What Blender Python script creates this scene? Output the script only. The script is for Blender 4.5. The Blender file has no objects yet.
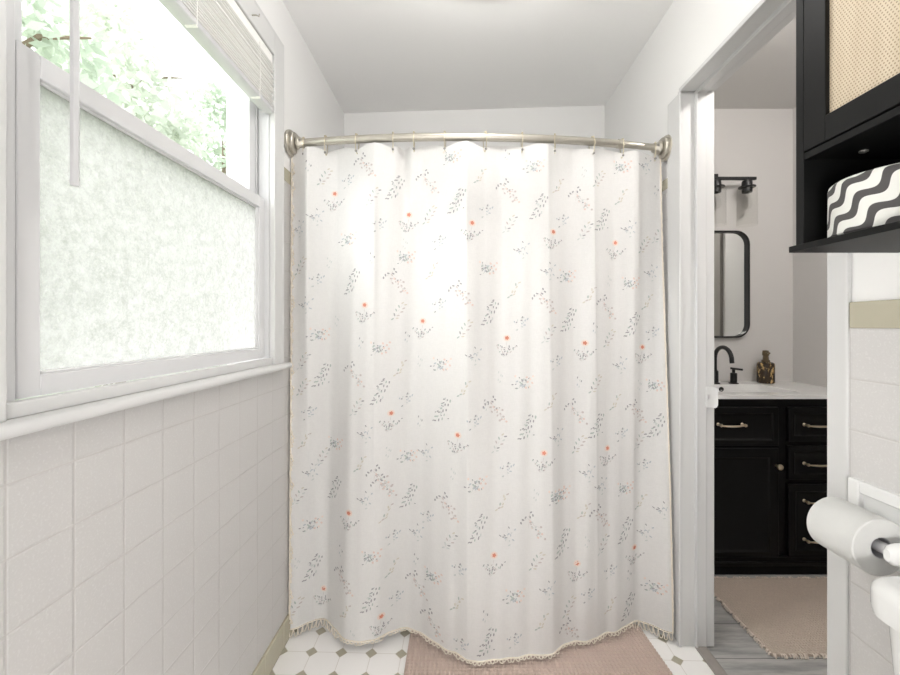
import bpy, bmesh, math, random
from mathutils import Vector, Matrix
PI = math.pi
C = bpy.context.scene.collection
SC = bpy.context.scene

# ------------------------------------------------------------------ camera (level, slightly shifted lens)
F = 407.0
cam_d = bpy.data.cameras.new('camera'); cam = bpy.data.objects.new('camera', cam_d); C.objects.link(cam)
H = 1.26
cam.location = (0, 0, H); cam.rotation_euler = (PI/2, 0, 0)
cam_d.sensor_width = 36; cam_d.lens = 36*F/900
cam_d.shift_x = -10/900; cam_d.shift_y = -12.5/900
cam_d.clip_start = .02
SC.camera = cam
vs = SC.view_settings
vs.view_transform = 'Standard'; vs.look = 'None'; vs.exposure = 1.08; vs.gamma = 1; vs.use_curve_mapping = False

# ------------------------------------------------------------------ node helpers
class NT:
    def __init__(s, name):
        s.m = bpy.data.materials.new(name); s.m.use_nodes = True
        s.t = s.m.node_tree; s.n = s.t.nodes
        s.p = s.n['Principled BSDF']; s.out = s.n['Material Output']
    def L(s, a, b): s.t.links.new(a, b)
    def put(s, sock, v):
        if isinstance(v, bpy.types.NodeSocket): s.L(v, sock)
        else: sock.default_value = v
    def math(s, op, a, b=0.0, c=0.0):
        n = s.n.new('ShaderNodeMath'); n.operation = op
        s.put(n.inputs[0], a); s.put(n.inputs[1], b); s.put(n.inputs[2], c)
        return n.outputs[0]
    def obj(s):
        n = s.n.new('ShaderNodeTexCoord'); return n.outputs['Object']
    def uv(s):
        n = s.n.new('ShaderNodeTexCoord'); return n.outputs['UV']
    def xyz(s, v):
        n = s.n.new('ShaderNodeSeparateXYZ'); s.L(v, n.inputs[0]); return n.outputs
    def noise(s, scale, detail=2.0, vec=None, rough=.5):
        n = s.n.new('ShaderNodeTexNoise'); n.inputs['Scale'].default_value = scale
        n.inputs['Detail'].default_value = detail; n.inputs['Roughness'].default_value = rough
        s.L(vec if vec is not None else s.obj(), n.inputs['Vector']); return n.outputs['Fac']
    def ss(s, v, a, b):
        n = s.n.new('ShaderNodeMapRange'); n.interpolation_type = 'SMOOTHSTEP'
        s.put(n.inputs[0], v); n.inputs[1].default_value = a; n.inputs[2].default_value = b
        return n.outputs[0]
    def mix(s, f, a, b):
        n = s.n.new('ShaderNodeMix'); n.data_type = 'RGBA'
        s.put(n.inputs[0], f)
        for sock, v in ((n.inputs[6], a), (n.inputs[7], b)):
            s.put(sock, v if isinstance(v, bpy.types.NodeSocket) else (*v, 1))
        return n.outputs[2]
    def bump(s, h, strength=.3, dist=.01):
        n = s.n.new('ShaderNodeBump'); n.inputs['Strength'].default_value = strength
        n.inputs['Distance'].default_value = dist
        s.L(h, n.inputs['Height']); s.L(n.outputs[0], s.p.inputs['Normal']); return n.outputs[0]
    def col(s, v): s.put(s.p.inputs['Base Color'], v if isinstance(v, bpy.types.NodeSocket) else (*v, 1))
    def set(s, **k):
        for a, v in k.items(): s.p.inputs[a.replace('_', ' ')].default_value = v
        return s

def plain(name, c, rough=.5, metal=0.0, var=.04, nscale=30, bump=0.0, bscale=200, spec=.5, **k):
    m = NT(name)
    nz = m.noise(nscale)
    d = tuple(max(0, x*(1-var)) for x in c); b = tuple(min(1, x*(1+var)) for x in c)
    m.col(m.mix(nz, d, b)); m.set(Roughness=rough, Metallic=metal)
    m.p.inputs['Specular IOR Level'].default_value = spec
    if bump: m.bump(m.noise(bscale, 3), bump, .002)
    return m.m

M = {}
M['paint'] = plain('wall_paint', (.885, .88, .87), .6, var=.01, nscale=3, bump=.05, bscale=150)
M['ceil'] = plain('ceiling_paint', (.94, .935, .925), .7, var=.012, nscale=2, bump=.05, bscale=120)
M['trim'] = plain('white_trim_paint', (.67, .67, .665), .35, var=.012, nscale=6)
M['grey'] = plain('grey_wall_paint', (.66, .645, .63), .6, var=.01, nscale=3, bump=.05, bscale=150)
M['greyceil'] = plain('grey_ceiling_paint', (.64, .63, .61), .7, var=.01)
M['olive'] = plain('olive_tile_glaze', (.48, .45, .345), .25, var=.07, nscale=14)
M['vinyl'] = plain('white_window_vinyl', (.70, .70, .71), .35, var=.01)
M['slat'] = plain('cream_blind_slat', (.93, .92, .89), .4, var=.015)
M['rail'] = plain('pale_grey_blind_rail', (.62, .62, .63), .4, var=.02)
M['nickel'] = plain('brushed_nickel', (.56, .53, .47), .42, 1.0, var=.06, nscale=60)
M['wire'] = plain('pale_brass_wire', (.66, .60, .46), .35, .9, var=.05)
M['bead'] = plain('dark_pewter_bead', (.32, .31, .29), .4, .6, var=.1)
M['porc'] = plain('white_porcelain', (.82, .82, .81), .12, var=.01)
M['paper'] = plain('white_tissue_paper', (.66, .66, .645), .95, var=.015, nscale=90, bump=.25, bscale=350, spec=.1)
M['card'] = plain('grey_cardboard_tube', (.50, .50, .52), .8, var=.06)
M['black'] = plain('black_wood_paint', (.005, .005, .005), .5, var=.2, nscale=40, spec=.2, bump=.05, bscale=90)
M['blackin'] = plain('black_cabinet_board', (.003, .003, .003), .7, var=.2, nscale=60)
M['vblack'] = plain('black_vanity_paint', (.0035, .0035, .0038), .42, var=.2, nscale=40, spec=.22)
M['mblack'] = plain('matte_black_metal', (.018, .018, .019), .35, .3, var=.2)
M['gold'] = plain('champagne_brass', (.88, .75, .57), .28, 1.0, var=.06)
M['counter'] = plain('white_cultured_marble', (.84, .84, .83), .15, var=.015, nscale=5)
M['chrome'] = plain('dark_chrome', (.25, .25, .25), .2, 1.0)
M['bark'] = plain('tree_bark', (.22, .17, .12), .9, var=.25, bump=.4, bscale=40)
M['thresh'] = plain('grey_brown_wood_threshold', (.30, .275, .255), .5, var=.15, nscale=30)
M['doorgrey'] = plain('grey_door_paint', (.27, .25, .23), .5, var=.03)
M['tassel'] = plain('cream_cotton_tassel', (.83, .76, .66), .95, var=.08, nscale=120, spec=.1)
M['plate'] = plain('brushed_steel_plate', (.70, .69, .70), .35, .6)

# wall tile -----------------------------------------------------------------
def tile_mat(name, pu, pv, u0, v0, axis_u=1, k_=1.0):
    m = NT(name); s = m.xyz(m.obj())
    def dist(sock, o, p):
        a = m.math('SUBTRACT', sock, o); a = m.math('DIVIDE', a, p); a = m.math('ADD', a, .5)
        a = m.math('FRACT', a); a = m.math('SUBTRACT', a, .5); a = m.math('ABSOLUTE', a)
        return m.math('MULTIPLY', a, p)
    d = m.math('MINIMUM', dist(s[axis_u], u0, pu), dist(s[2], v0, pv))
    k = m.ss(d, .0006, .0016)
    h = m.ss(d, .0006, .0042)
    nz = m.noise(230, 2); nl = m.noise(4, 2)
    tcol = m.mix(nl, (.545*k_, .53*k_, .52*k_), (.59*k_, .58*k_, .57*k_))
    tcol = m.mix(m.ss(nz, .5, .75), tcol, (.615*k_, .605*k_, .595*k_))
    m.col(m.mix(k, (.515*k_, .495*k_, .48*k_), tcol)); m.set(Roughness=.28)
    hh = m.math('ADD', h, m.math('MULTIPLY', nz, .10))
    m.bump(hh, .35, .003)
    return m.m
M['tileL'] = tile_mat('white_wall_tile', .11, .1150, .623, .095)
M['tileR'] = tile_mat('white_side_tile', .23, .1125, .905, 1.253-.1125*8, k_=1.12)

# floor tile ----------------------------------------------------------------
m = NT('octagon_and_dot_floor_tile'); s = m.xyz(m.obj())
def dd(sock, p):
    a = m.math('DIVIDE', sock, p); a = m.math('ADD', a, .5); a = m.math('FRACT', a)
    a = m.math('SUBTRACT', a, .5); a = m.math('ABSOLUTE', a); return m.math('MULTIPLY', a, p)
U = m.math('ADD', s[0], .572)
V = m.math('ADD', m.math('SUBTRACT', s[1], 1.566), m.math('MULTIPLY', m.math('ADD', s[0], .457), .029))
du, dv = dd(U, .1157), dd(V, .106)
dm = m.math('ADD', du, dv)
line = m.ss(m.math('MINIMUM', du, dv), .0009, .0016)
inside = m.ss(dm, .0228, .0222)          # 1 in the dot
edge = m.ss(m.math('ABSOLUTE', m.math('SUBTRACT', dm, .0238)), .0008, .0014)
tcol = m.mix(m.noise(9), (.89, .875, .86), (.92, .91, .895))
tcol = m.mix(m.math('MULTIPLY', line, edge), (.72, .69, .65), tcol)
oc = m.mix(m.noise(60), (.37, .34, .26), (.46, .43, .345))
m.col(m.mix(inside, tcol, oc)); m.set(Roughness=.3)
m.bump(m.math('MAXIMUM', m.math('MULTIPLY', line, edge), inside), .25, .002)
M['floor'] = m.m

# grey plank floor ------------------------------------------------------------
m = NT('grey_plank_floor'); s = m.xyz(m.obj())
n = m.n.new('ShaderNodeMapping'); n.inputs['Scale'].default_value = (1.2, 9, 1); m.L(m.obj(), n.inputs[0])
g = m.noise(3, 6, n.outputs[0], .65)
pf = m.math('ABSOLUTE', m.math('SUBTRACT', m.math('FRACT', m.math('DIVIDE', m.math('SUBTRACT', s[1], .10), .18)), .5))
jl = m.ss(pf, .488, .496)
pl = m.mix(m.ss(g, .3, .7), (.27, .27, .265), (.50, .49, .475))
m.col(m.mix(jl, pl, (.12, .12, .12))); m.set(Roughness=.45)
M['plank'] = m.m

# glass -----------------------------------------------------------------------
m = NT('clear_window_glass')
tr = m.n.new('ShaderNodeBsdfTransparent'); tr.inputs[0].default_value = (.97, .985, .98, 1)
gl = m.n.new('ShaderNodeBsdfGlossy'); gl.inputs['Roughness'].default_value = .03
lw = m.n.new('ShaderNodeLayerWeight'); lw.inputs[0].default_value = .2
mx = m.n.new('ShaderNodeMixShader'); m.L(m.math('MULTIPLY', lw.outputs['Facing'], .10), mx.inputs[0]); m.L(tr.outputs[0], mx.inputs[1]); m.L(gl.outputs[0], mx.inputs[2])
m.L(mx.outputs[0], m.out.inputs[0]); M['glass'] = m.m

m = NT('obscure_textured_glass')
rf = m.n.new('ShaderNodeBsdfRefraction'); rf.inputs['Roughness'].default_value = .04; rf.inputs['IOR'].default_value = 1.3
rf.inputs[0].default_value = (.64, .64, .625, 1)
tl = m.n.new('ShaderNodeBsdfTranslucent'); tl.inputs[0].default_value = (.60, .60, .605, 1)
bp = m.n.new('ShaderNodeBump'); bp.inputs['Strength'].default_value = .8; bp.inputs['Distance'].default_value = .004
m.L(m.noise(60, 3), bp.inputs['Height']); m.L(bp.outputs[0], rf.inputs['Normal']); m.L(bp.outputs[0], tl.inputs['Normal'])
mx = m.n.new('ShaderNodeMixShader'); m.L(m.math('ADD', .36, m.math('MULTIPLY', m.ss(m.noise(48, 4, rough=.75), .3, .7), .22)), mx.inputs[0])
m.L(rf.outputs[0], mx.inputs[1]); m.L(tl.outputs[0], mx.inputs[2]); m.L(mx.outputs[0], m.out.inputs[0])
M['obscure'] = m.m

m = NT('clear_lamp_glass')
tr = m.n.new('ShaderNodeBsdfTransparent'); tr.inputs[0].default_value = (.985, .985, .98, 1)
gl = m.n.new('ShaderNodeBsdfGlossy'); gl.inputs['Roughness'].default_value = .08
lw = m.n.new('ShaderNodeLayerWeight'); lw.inputs[0].default_value = .25
mx = m.n.new('ShaderNodeMixShader'); m.L(m.math('MULTIPLY', lw.outputs['Facing'], .12), mx.inputs[0])
m.L(tr.outputs[0], mx.inputs[1]); m.L(gl.outputs[0], mx.inputs[2]); m.L(mx.outputs[0], m.out.inputs[0])
M['lampglass'] = m.m

m = NT('mirror_silver'); m.col((.88, .90, .89)); m.set(Metallic=1.0, Roughness=.02); M['mirror'] = m.m

# curtain fabric and prints ------------------------------------------------------
def fabric(name, c, trans, weave=True):
    m = NT(name)
    w = m.n.new('ShaderNodeMapping'); w.inputs['Scale'].default_value = (260, 260, 60); m.L(m.obj(), w.inputs[0])
    w2 = m.n.new('ShaderNodeMapping'); w2.inputs['Scale'].default_value = (60, 60, 300); m.L(m.obj(), w2.inputs[0])
    f = m.math('ADD', m.noise(1, 2, w.outputs[0]), m.noise(1, 2, w2.outputs[0]))
    m.col(m.mix(m.ss(f, .7, 1.3), tuple(x*.955 for x in c), c)); m.set(Roughness=.9)
    m.p.inputs['Specular IOR Level'].default_value = .15
    b = m.bump(f, .18, .001)
    tl = m.n.new('ShaderNodeBsdfTranslucent'); tl.inputs[0].default_value = (*c, 1)
    mx = m.n.new('ShaderNodeMixShader'); mx.inputs[0].default_value = trans
    m.L(m.p.outputs[0], mx.inputs[1]); m.L(tl.outputs[0], mx.inputs[2]); m.L(mx.outputs[0], m.out.inputs[0])
    return m.m
M['linen'] = fabric('cream_linen', (.845, .833, .82), .18)
PR = {'dk': (.40, .39, .40), 'gg': (.50, .55, .52), 'lg': (.67, .69, .675), 'mv': (.62, .56, .545), 'pk': (.80, .65, .59),
      'rd': (.66, .27, .19), 'hal': (.87, .74, .67), 'tn': (.69, .65, .57), 'bl': (.56, .59, .62)}
for k, c in PR.items(): M['p_'+k] = plain('print_'+k, c, .9, var=.12, nscale=150, spec=.1)

# mats ----------------------------------------------------------------------------
M['mat'] = plain('pinkish_tan_waffle_cotton', (.56, .45, .395), .95, var=.07, nscale=120, bump=.15, bscale=500, spec=.1)
M['rug'] = plain('tan_woven_cotton', (.52, .44, .375), .95, var=.10, nscale=90, bump=.4, bscale=400, spec=.1)
M['fringe'] = plain('pale_tan_fringe', (.70, .62, .55), .95, var=.1, spec=.1)

# rattan: strands with staggered gaps
m = NT('cane_webbing'); s = m.xyz(m.obj())
p = .0054
a = m.math('DIVIDE', s[1], p); b = m.math('DIVIDE', s[2], p)
row = m.math('FLOOR', b); odd = m.math('MULTIPLY', m.math('MODULO', row, 2.0), .5)
fu = m.math('SUBTRACT', m.math('FRACT', m.math('ADD', a, odd)), .5); fv = m.math('SUBTRACT', m.math('FRACT', b), .5)
r2 = m.math('SQRT', m.math('ADD', m.math('MULTIPLY', fu, fu), m.math('MULTIPLY', fv, fv)))
hole = m.ss(r2, .30, .20)
w = m.n.new('ShaderNodeMapping'); w.inputs['Scale'].default_value = (1, 55, 7); m.L(m.obj(), w.inputs[0])
cn = m.mix(m.noise(1, 3, w.outputs[0]), (.60, .48, .34), (.78, .68, .52))
m.col(m.mix(hole, cn, (.38, .28, .18))); m.set(Roughness=.6)
m.bump(r2, .4, .002); M['cane'] = m.m

# wavy striped basket (uv: u = metres around, v = metres up)
m = NT('white_cloth_with_dark_wavy_stripes'); s = m.xyz(m.uv())
u, v = s[0], s[1]
al = m.math('ADD', m.math('MULTIPLY', u, .78), m.math('MULTIPLY', v, .62))      # along the stripe
ac = m.math('SUBTRACT', m.math('MULTIPLY', v, .78), m.math('MULTIPLY', u, .62))  # across
wv = m.math('MULTIPLY', m.math('SINE', m.math('MULTIPLY', al, 2*PI/.050)), .0074)
ph = m.math('FRACT', m.math('DIVIDE', m.math('ADD', m.math('ADD', ac, wv), .008), .0335))
bnd = m.ss(m.math('ABSOLUTE', m.math('SUBTRACT', ph, .5)), .235, .215)
m.col(m.mix(bnd, (.82, .82, .78), (.085, .08, .08))); m.set(Roughness=.8)
m.bump(m.noise(500, 2), .15, .001); M['wavy'] = m.m

# tortoise bottle
m = NT('tortoiseshell_glass')
w = m.n.new('ShaderNodeMapping'); w.inputs['Scale'].default_value = (1, 1, .5); m.L(m.obj(), w.inputs[0])
k = m.ss(m.noise(72, 3, w.outputs[0], .6), .52, .62)
m.col(m.mix(k, (.035, .022, .012), (.62, .42, .18))); m.set(Roughness=.08); M['tort'] = m.m
M['pump'] = plain('antique_bronze', (.16, .12, .07), .35, .7)

# leaves
def leaf_mat(name, c1, c2):
    m = NT(name)
    cc = m.mix(m.noise(1.7, 3), c1, c2); m.col(cc); m.set(Roughness=.6)
    tl = m.n.new('ShaderNodeBsdfTranslucent'); m.L(cc, tl.inputs[0])
    mx = m.n.new('ShaderNodeMixShader'); mx.inputs[0].default_value = .45
    m.L(m.p.outputs[0], mx.inputs[1]); m.L(tl.outputs[0], mx.inputs[2]); m.L(mx.outputs[0], m.out.inputs[0])
    return m.m
M['leafA'] = leaf_mat('pale_green_leaf', (.60, .64, .56), (.70, .73, .65))
M['leafB'] = leaf_mat('mid_green_leaf', (.46, .53, .43), (.57, .62, .53))
M['grass'] = plain('sunlit_grass', (.22, .26, .15), .9, var=.2, nscale=6)
# lamp
m = NT('frosted_lamp_glass'); m.col((.9, .9, .88)); m.set(Roughness=.4)
m.p.inputs['Emission Color'].default_value = (1, .97, .93, 1); m.p.inputs['Emission Strength'].default_value = .4
M['lamp'] = m.m

# ------------------------------------------------------------------ mesh helpers
class MB:
    def __init__(s, o=(0, 0, 0)):
        s.bm = bmesh.new(); s.o = Vector(o); s.mi = 0; s.smooth = False
    def v(s, p): return s.bm.verts.new(Vector(p)-s.o)
    def f(s, vs_, smooth=None):
        try:
            f = s.bm.faces.new(vs_)
        except ValueError:
            return None
        f.material_index = s.mi; f.smooth = s.smooth if smooth is None else smooth
        return f
    def box(s, x0, x1, y0, y1, z0, z1):
        P = [s.v((x, y, z)) for z in (z0, z1) for y in (y0, y1) for x in (x0, x1)]
        for q in ((0, 2, 3, 1), (4, 5, 7, 6), (0, 1, 5, 4), (2, 6, 7, 3), (0, 4, 6, 2), (1, 3, 7, 5)):
            s.f([P[i] for i in q], False)
        return s
    def loft(s, rings, cap0=True, cap1=True, closed=True, smooth=None):
        R = [[s.v(p) for p in r] for r in rings]
        n = len(R[0])
        for a, b in zip(R, R[1:]):
            for i in range(n if closed else n-1):
                j = (i+1) % n
                s.f([a[i], a[j], b[j], b[i]], smooth)
        if cap0: s.f(list(reversed(R[0])), False)
        if cap1: s.f(R[-1], False)
        return s
    def ringpts(s, c, ax, r, n, up=None):
        c = Vector(c); ax = Vector(ax).normalized()
        t = Vector(up) if up else (Vector((0, 0, 1)) if abs(ax.z) < .9 else Vector((1, 0, 0)))
        e1 = ax.cross(t).normalized(); e2 = ax.cross(e1).normalized()
        return [c+e1*math.cos(2*PI*i/n)*r+e2*math.sin(2*PI*i/n)*r for i in range(n)]
    def cyl(s, p0, p1, r0, r1=None, n=24, caps=True):
        r1 = r0 if r1 is None else r1
        d = Vector(p1)-Vector(p0)
        return s.loft([s.ringpts(p0, d, r0, n), s.ringpts(p1, d, r1, n)], caps, caps, smooth=True)
    def lathe(s, prof, c=(0, 0, 0), ax=(0, 0, 1), n=32, cap0=True, cap1=True):
        c = Vector(c); a = Vector(ax).normalized()
        return s.loft([s.ringpts(c+a*h, a, max(r, 1e-4), n) for r, h in prof], cap0, cap1, smooth=True)
    def tube(s, pts, r, n=12, closed=False, caps=True):
        pts = [Vector(p) for p in pts]; N = len(pts)
        rr = r if isinstance(r, (list, tuple)) else [r]*N
        tans = []
        for i in range(N):
            a = pts[(i-1) % N] if closed or i else pts[0]
            b = pts[(i+1) % N] if closed or i < N-1 else pts[-1]
            tans.append((b-a).normalized())
        t = tans[0]; e = Vector((0, 0, 1)) if abs(t.z) < .9 else Vector((1, 0, 0))
        e = (e-t*e.dot(t)).normalized(); rings = []
        for i in range(N):
            t = tans[i]; e = (e-t*e.dot(t)).normalized(); b = t.cross(e)
            rings.append([pts[i]+(e*math.cos(2*PI*k/n)+b*math.sin(2*PI*k/n))*rr[i] for k in range(n)])
        if closed: rings.append(rings[0]); caps = False
        return s.loft(rings, caps, caps, smooth=True)
    def sphere(s, c, r, n=14, m=8, sx=1, sy=1, sz=1):
        c = Vector(c)
        rings = []
        for j in range(m+1):
            a = -PI/2+PI*j/m; rr = max(math.cos(a), .01)*r
            rings.append([c+Vector((math.cos(2*PI*i/n)*rr*sx, math.sin(2*PI*i/n)*rr*sy, math.sin(a)*r*sz)) for i in range(n)])
        return s.loft(rings, smooth=True)
    def build(s, name, mats, parent=None, bevel=0.0, seg=2, recalc=True, merge=0.0):
        if merge: bmesh.ops.remove_doubles(s.bm, verts=s.bm.verts, dist=merge)
        if recalc: bmesh.ops.recalc_face_normals(s.bm, faces=s.bm.faces)
        me = bpy.data.meshes.new(name); s.bm.to_mesh(me); s.bm.free()
        for m_ in (mats if isinstance(mats, (list, tuple)) else [mats]): me.materials.append(M[m_])
        me.set_sharp_from_angle(angle=.66)
        o = bpy.data.objects.new(name, me); C.objects.link(o)
        if parent is not None: o.parent = parent
        else: o.location = s.o
        if bevel:
            b = o.modifiers.new('bevel', 'BEVEL'); b.width = bevel; b.segments = seg; b.limit_method = 'ANGLE'; b.angle_limit = .6
            b.harden_normals = False
        return o
def tag(o, label=None, cat=None, group=None, kind=None):
    if label: o['label'] = label
    if cat: o['category'] = cat
    if group: o['group'] = group
    if kind: o['kind'] = kind
    return o
def thing(name, loc, label, cat, group=None, kind=None):
    o = bpy.data.objects.new(name, None); C.objects.link(o); o.location = loc; o.empty_display_size = .1
    return tag(o, label, cat, group, kind)
def rrect(hw, hh, r, n=6):
    pts = []
    for cx, cy, a0 in ((hw-r, hh-r, 0), (-hw+r, hh-r, PI/2), (-hw+r, -hh+r, PI), (hw-r, -hh+r, 1.5*PI)):
        for i in range(n+1):
            a = a0+PI/2*i/n; pts.append((cx+r*math.cos(a), cy+r*math.sin(a)))
    return pts

XL, XT = -.700, -.695        # left wall: paint plane, tile plane
XR = .875                    # right wall paint plane
YB = 2.46                    # back wall
YN = -1.0                    # how far the room is modelled behind the camera
# ================================================================== SETTING
b = MB(); b.box(-.85, .92, YN, YB+.1, -.1, 0)
tag(b.build('floor', 'floor'), 'white octagon tile floor with small olive dots', 'floor', kind='structure')
b = MB(); b.box(.92, 2.25, -.1, 2.7, -.1, -.002)
tag(b.build('floor', 'plank'), 'grey wood plank floor of the vanity room', 'floor', kind='structure')
b = MB()
P = [b.v(p) for p in ((-.85, YN, 2.535), (.99, YN, 2.59), (.99, YB+.1, 2.59), (-.85, YB+.1, 2.535), (-.85, YN, 2.70), (.99, YN, 2.70), (.99, YB+.1, 2.70), (-.85, YB+.1, 2.70))]
for q in ((0, 3, 2, 1), (4, 5, 6, 7), (0, 1, 5, 4), (1, 2, 6, 5), (2, 3, 7, 6), (3, 0, 4, 7)): b.f([P[i] for i in q])
tag(b.build('ceiling', 'ceil'), 'plain white ceiling above the shower', 'ceiling', kind='structure')
b = MB(); b.box(.99, 2.25, -.1, 2.7, 2.62, 2.75)
tag(b.build('ceiling', 'greyceil'), 'grey ceiling of the vanity room', 'ceiling', kind='structure')

# left wall, window opening Y .61-1.50, Z 1.105-2.262
WY0, WY1, WZ0, WZ1 = .612, 1.500, 1.100, 2.258
b = MB(); XO = -.86
b.box(XO, XL, YN, WY0, 0, 2.60); b.box(XO, XL, WY1, YB+.1, 0, 2.60)
b.box(XO, XL, WY0, WY1, 0, WZ0); b.box(XO, XL, WY0, WY1, WZ1, 2.60)
b.mi = 1
b.box(XL-.002, XT, YN, 1.600, .0, 1.098); b.box(XL-.002, XT, 1.600, YB, .0, 1.833)
tag(b.build('wall_left', ['paint', 'tileL']), 'white wall with window over square white tiles', 'wall', kind='structure')
b = MB(); b.box(-.86, 1.0, YB, YB+.1, 0, 2.66)
tag(b.build('wall_back', 'paint'), 'white wall behind the shower curtain', 'wall', kind='structure')
# right wall with doorway Y .96-1.605
DY0, DY1, DZ = .955, 1.607, 2.175
b = MB()
b.box(XR, .985, YN, DY0, 0, 2.66); b.box(XR, .985, DY1, YB, 0, 2.66); b.box(XR, .985, DY0, DY1, DZ+.012, 2.66)
b.mi = 1
b.box(.868, XR+.002, YN, .908, 0, 1.253); b.box(.870, XR+.002, 1.700, YB, 0, 1.833)
b.mi = 2
b.box(.985, .994, -.1, DY0, 0, 2.63); b.box(.985, .994, DY1, 2.6, 0, 2.63); b.box(.985, .994, DY0, DY1, DZ+.012, 2.63)
tag(b.build('wall_right', ['paint', 'tileR', 'grey']), 'white wall with the open doorway', 'wall', kind='structure')
# vanity room shell
b = MB(); b.box(.994, 2.25, 2.56, 2.7, 0, 2.62)
tag(b.build('wall_vanity_back', 'grey'), 'pale grey wall behind the black vanity', 'wall', kind='structure')
b = MB(); b.box(2.095, 2.25, -.1, 2.56, 0, 2.62)
tag(b.build('wall_vanity_right', 'grey'), 'pale grey side wall right of the vanity', 'wall', kind='structure')
b = MB(); b.box(.994, 2.095, -.1, .0, 0, 2.62)
tag(b.build('wall_vanity_front', 'grey'), 'grey wall at the near end of vanity room', 'wall', kind='structure')
b = MB(); b.box(-.86, 1.0, YN-.12, YN, 0, 2.66)
tag(b.build('wall_front', 'paint'), 'white wall at the near end of the room', 'wall', kind='structure')
# trims of olive tile
b = MB(); b.box(.866, XR+.002, YN, .906, 1.253, 1.311)
tag(b.build('trim_1', 'olive', bevel=.002), 'olive tile band on the near right wall under the cabinet', 'trim', kind='structure')
b = MB(); b.box(.868, XR+.002, 1.700, YB, 1.833, 1.877)
tag(b.build('trim_2', 'olive', bevel=.002), 'olive tile strip right of the curtain top', 'trim', kind='structure')
b = MB(); b.box(XL-.002, XT+.002, 1.600, YB, 1.833, 1.885)
tag(b.build('trim_3', 'olive', bevel=.002), 'olive tile strip left of the curtain top', 'trim', kind='structure')
b = MB()
y = YN
while y < 2.2:
    b.box(XL, -.685, y+.0008, y+.1512, 0, .095); y += .152
tag(b.build('baseboard_left', 'olive', bevel=.003), 'olive tile baseboard along the left wall', 'baseboard', kind='structure')
# window stool (sill board) with rounded nose
b = MB(); b.smooth = True
pr = []
for i in range(9):
    a = -PI/2+PI*i/8; pr.append((-.664+.011*math.cos(a), 1.104+.011*math.sin(a)))
pr = [(-.702, 1.093)]+pr+[(-.702, 1.115)]
b.loft([[(x, yy, z) for x, z in pr] for yy in (-.3, 1.588)], smooth=False)
tag(b.build('trim_4', 'trim', bevel=.002), 'white rounded window sill board above the wall tiles', 'window sill', kind='structure')

# ---- window_1
win = thing('window_1', (-.72, 1.05, 1.115), 'white double hung window with frosted lower pane', 'window', kind='structure')
wo = win.location
def frame(b, x0, x1, y0, y1, z0, z1, w, wt=None, wb=None):
    wt = wt or w; wb = wb or w
    b.box(x0, x1, y0, y0+w, z0, z1); b.box(x0, x1, y1-w, y1, z0, z1)
    b.box(x0, x1, y0+w, y1-w, z0, z0+wb); b.box(x0, x1, y0+w, y1-w, z1-wt, z1)
b = MB(wo)   # casing boards
b.box(-.702, -.680, .53, WY0, 1.114, 2.334); b.box(-.702, -.680, WY1-.004, 1.570, 1.114, 2.334); b.box(-.702, -.680, WY0, WY1-.004, 2.250, 2.334)
b.box(-.702, -.679, 1.562, 1.574, 1.114, 2.340); b.box(-.702, -.676, .520, .534, 1.114, 2.340); b.box(-.702, -.679, .534, 1.562, 2.328, 2.340)
b.build('casing', 'trim', win, bevel=.003)
b = MB(wo)   # jamb liner with tracks
frame(b, -.84, -.702, WY0-.001, WY1, 1.100, WZ1, .006, .008, .014)
for x in (-.742, -.748, -.772, -.778):
    b.box(x-.0015, x+.0015, WY1-.016, WY1-.005, 1.74, 2.25)
b.box(-.782, -.7405, WY1-.012, WY1-.005, 1.115, 2.25); 
b.build('jamb', 'vinyl', win, bevel=.001)
b = MB(wo); b.box(-.712, -.690, WY0, WY1-.004, 1.115, 1.1395); b.build('sub_sill', 'trim', win, bevel=.002)
SY0, SY1 = .660, 1.494
b = MB(wo); b.box(-.745, -.716, WY0+.004, .656, 1.115, 2.25); b.build('stop_bead', 'vinyl', win, bevel=.002)
ls = MB(wo); frame(ls, -.7385, -.717, SY0-.002, SY1, 1.139, 1.722, .038, .040, .036)
frame(ls, -.736, -.724, SY0+.034, SY1-.036, 1.171, 1.686, .009)
ls = ls.build('lower_sash', 'vinyl', win, bevel=.002)
b = MB(wo); b.box(-.7335, -.7295, SY0+.036, SY1-.038, 1.174, 1.683); tag(b.build('pane', 'obscure', ls), 'frosted pane')
us = MB(wo); frame(us, -.772, -.748, SY0-.004, SY1-.008, 1.690, 2.250, .040, .040, .034)
us = us.build('upper_sash', 'vinyl', win, bevel=.002)
b = MB(wo); b.box(-.762, -.758, SY0+.034, SY1-.046, 1.722, 2.212); tag(b.build('pane', 'glass', us), 'clear pane')

# ---- door_1 frame
dr = thing('door_1', (.93, 1.28, 0), 'white painted door frame of the open doorway', 'door frame', kind='structure')
do = dr.location
b = MB(do)    # casing on the bathroom side
b.box(.863, XR+.001, DY1-.010, 1.694, 0, DZ); b.box(.863, XR+.001, .908, .9585, 0, DZ+.02)
b.build('casing', 'trim', dr, bevel=.003)
b = MB(do)    # jamb: three steps facing the opening
for x0, x1, e in ((.864, .924, .012), (.9245, .963, .020), (.9632, .996, .014)):
    b.box(x0, x1, DY1-e, DY1+.004, 0, DZ); b.box(x0, x1, DY0-.004, DY0+.004, 0, DZ+.01); b.box(x0, x1, DY0, DY1-e, DZ-e+.012, DZ+.014)
b.box(.857, .868, DY1-.018, DY1-.004, 0, DZ); b.box(.857, .868, DY0, DY1-.01, DZ-.004, DZ+.012)
b.box(.919, .927, DY1-.026, DY1-.004, 0, DZ); b.box(.919, .927, DY0, DY1-.02, DZ-.014, DZ+.012)
b.build('jamb', 'trim', dr, bevel=.0025)
sp = MB(do)
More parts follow.
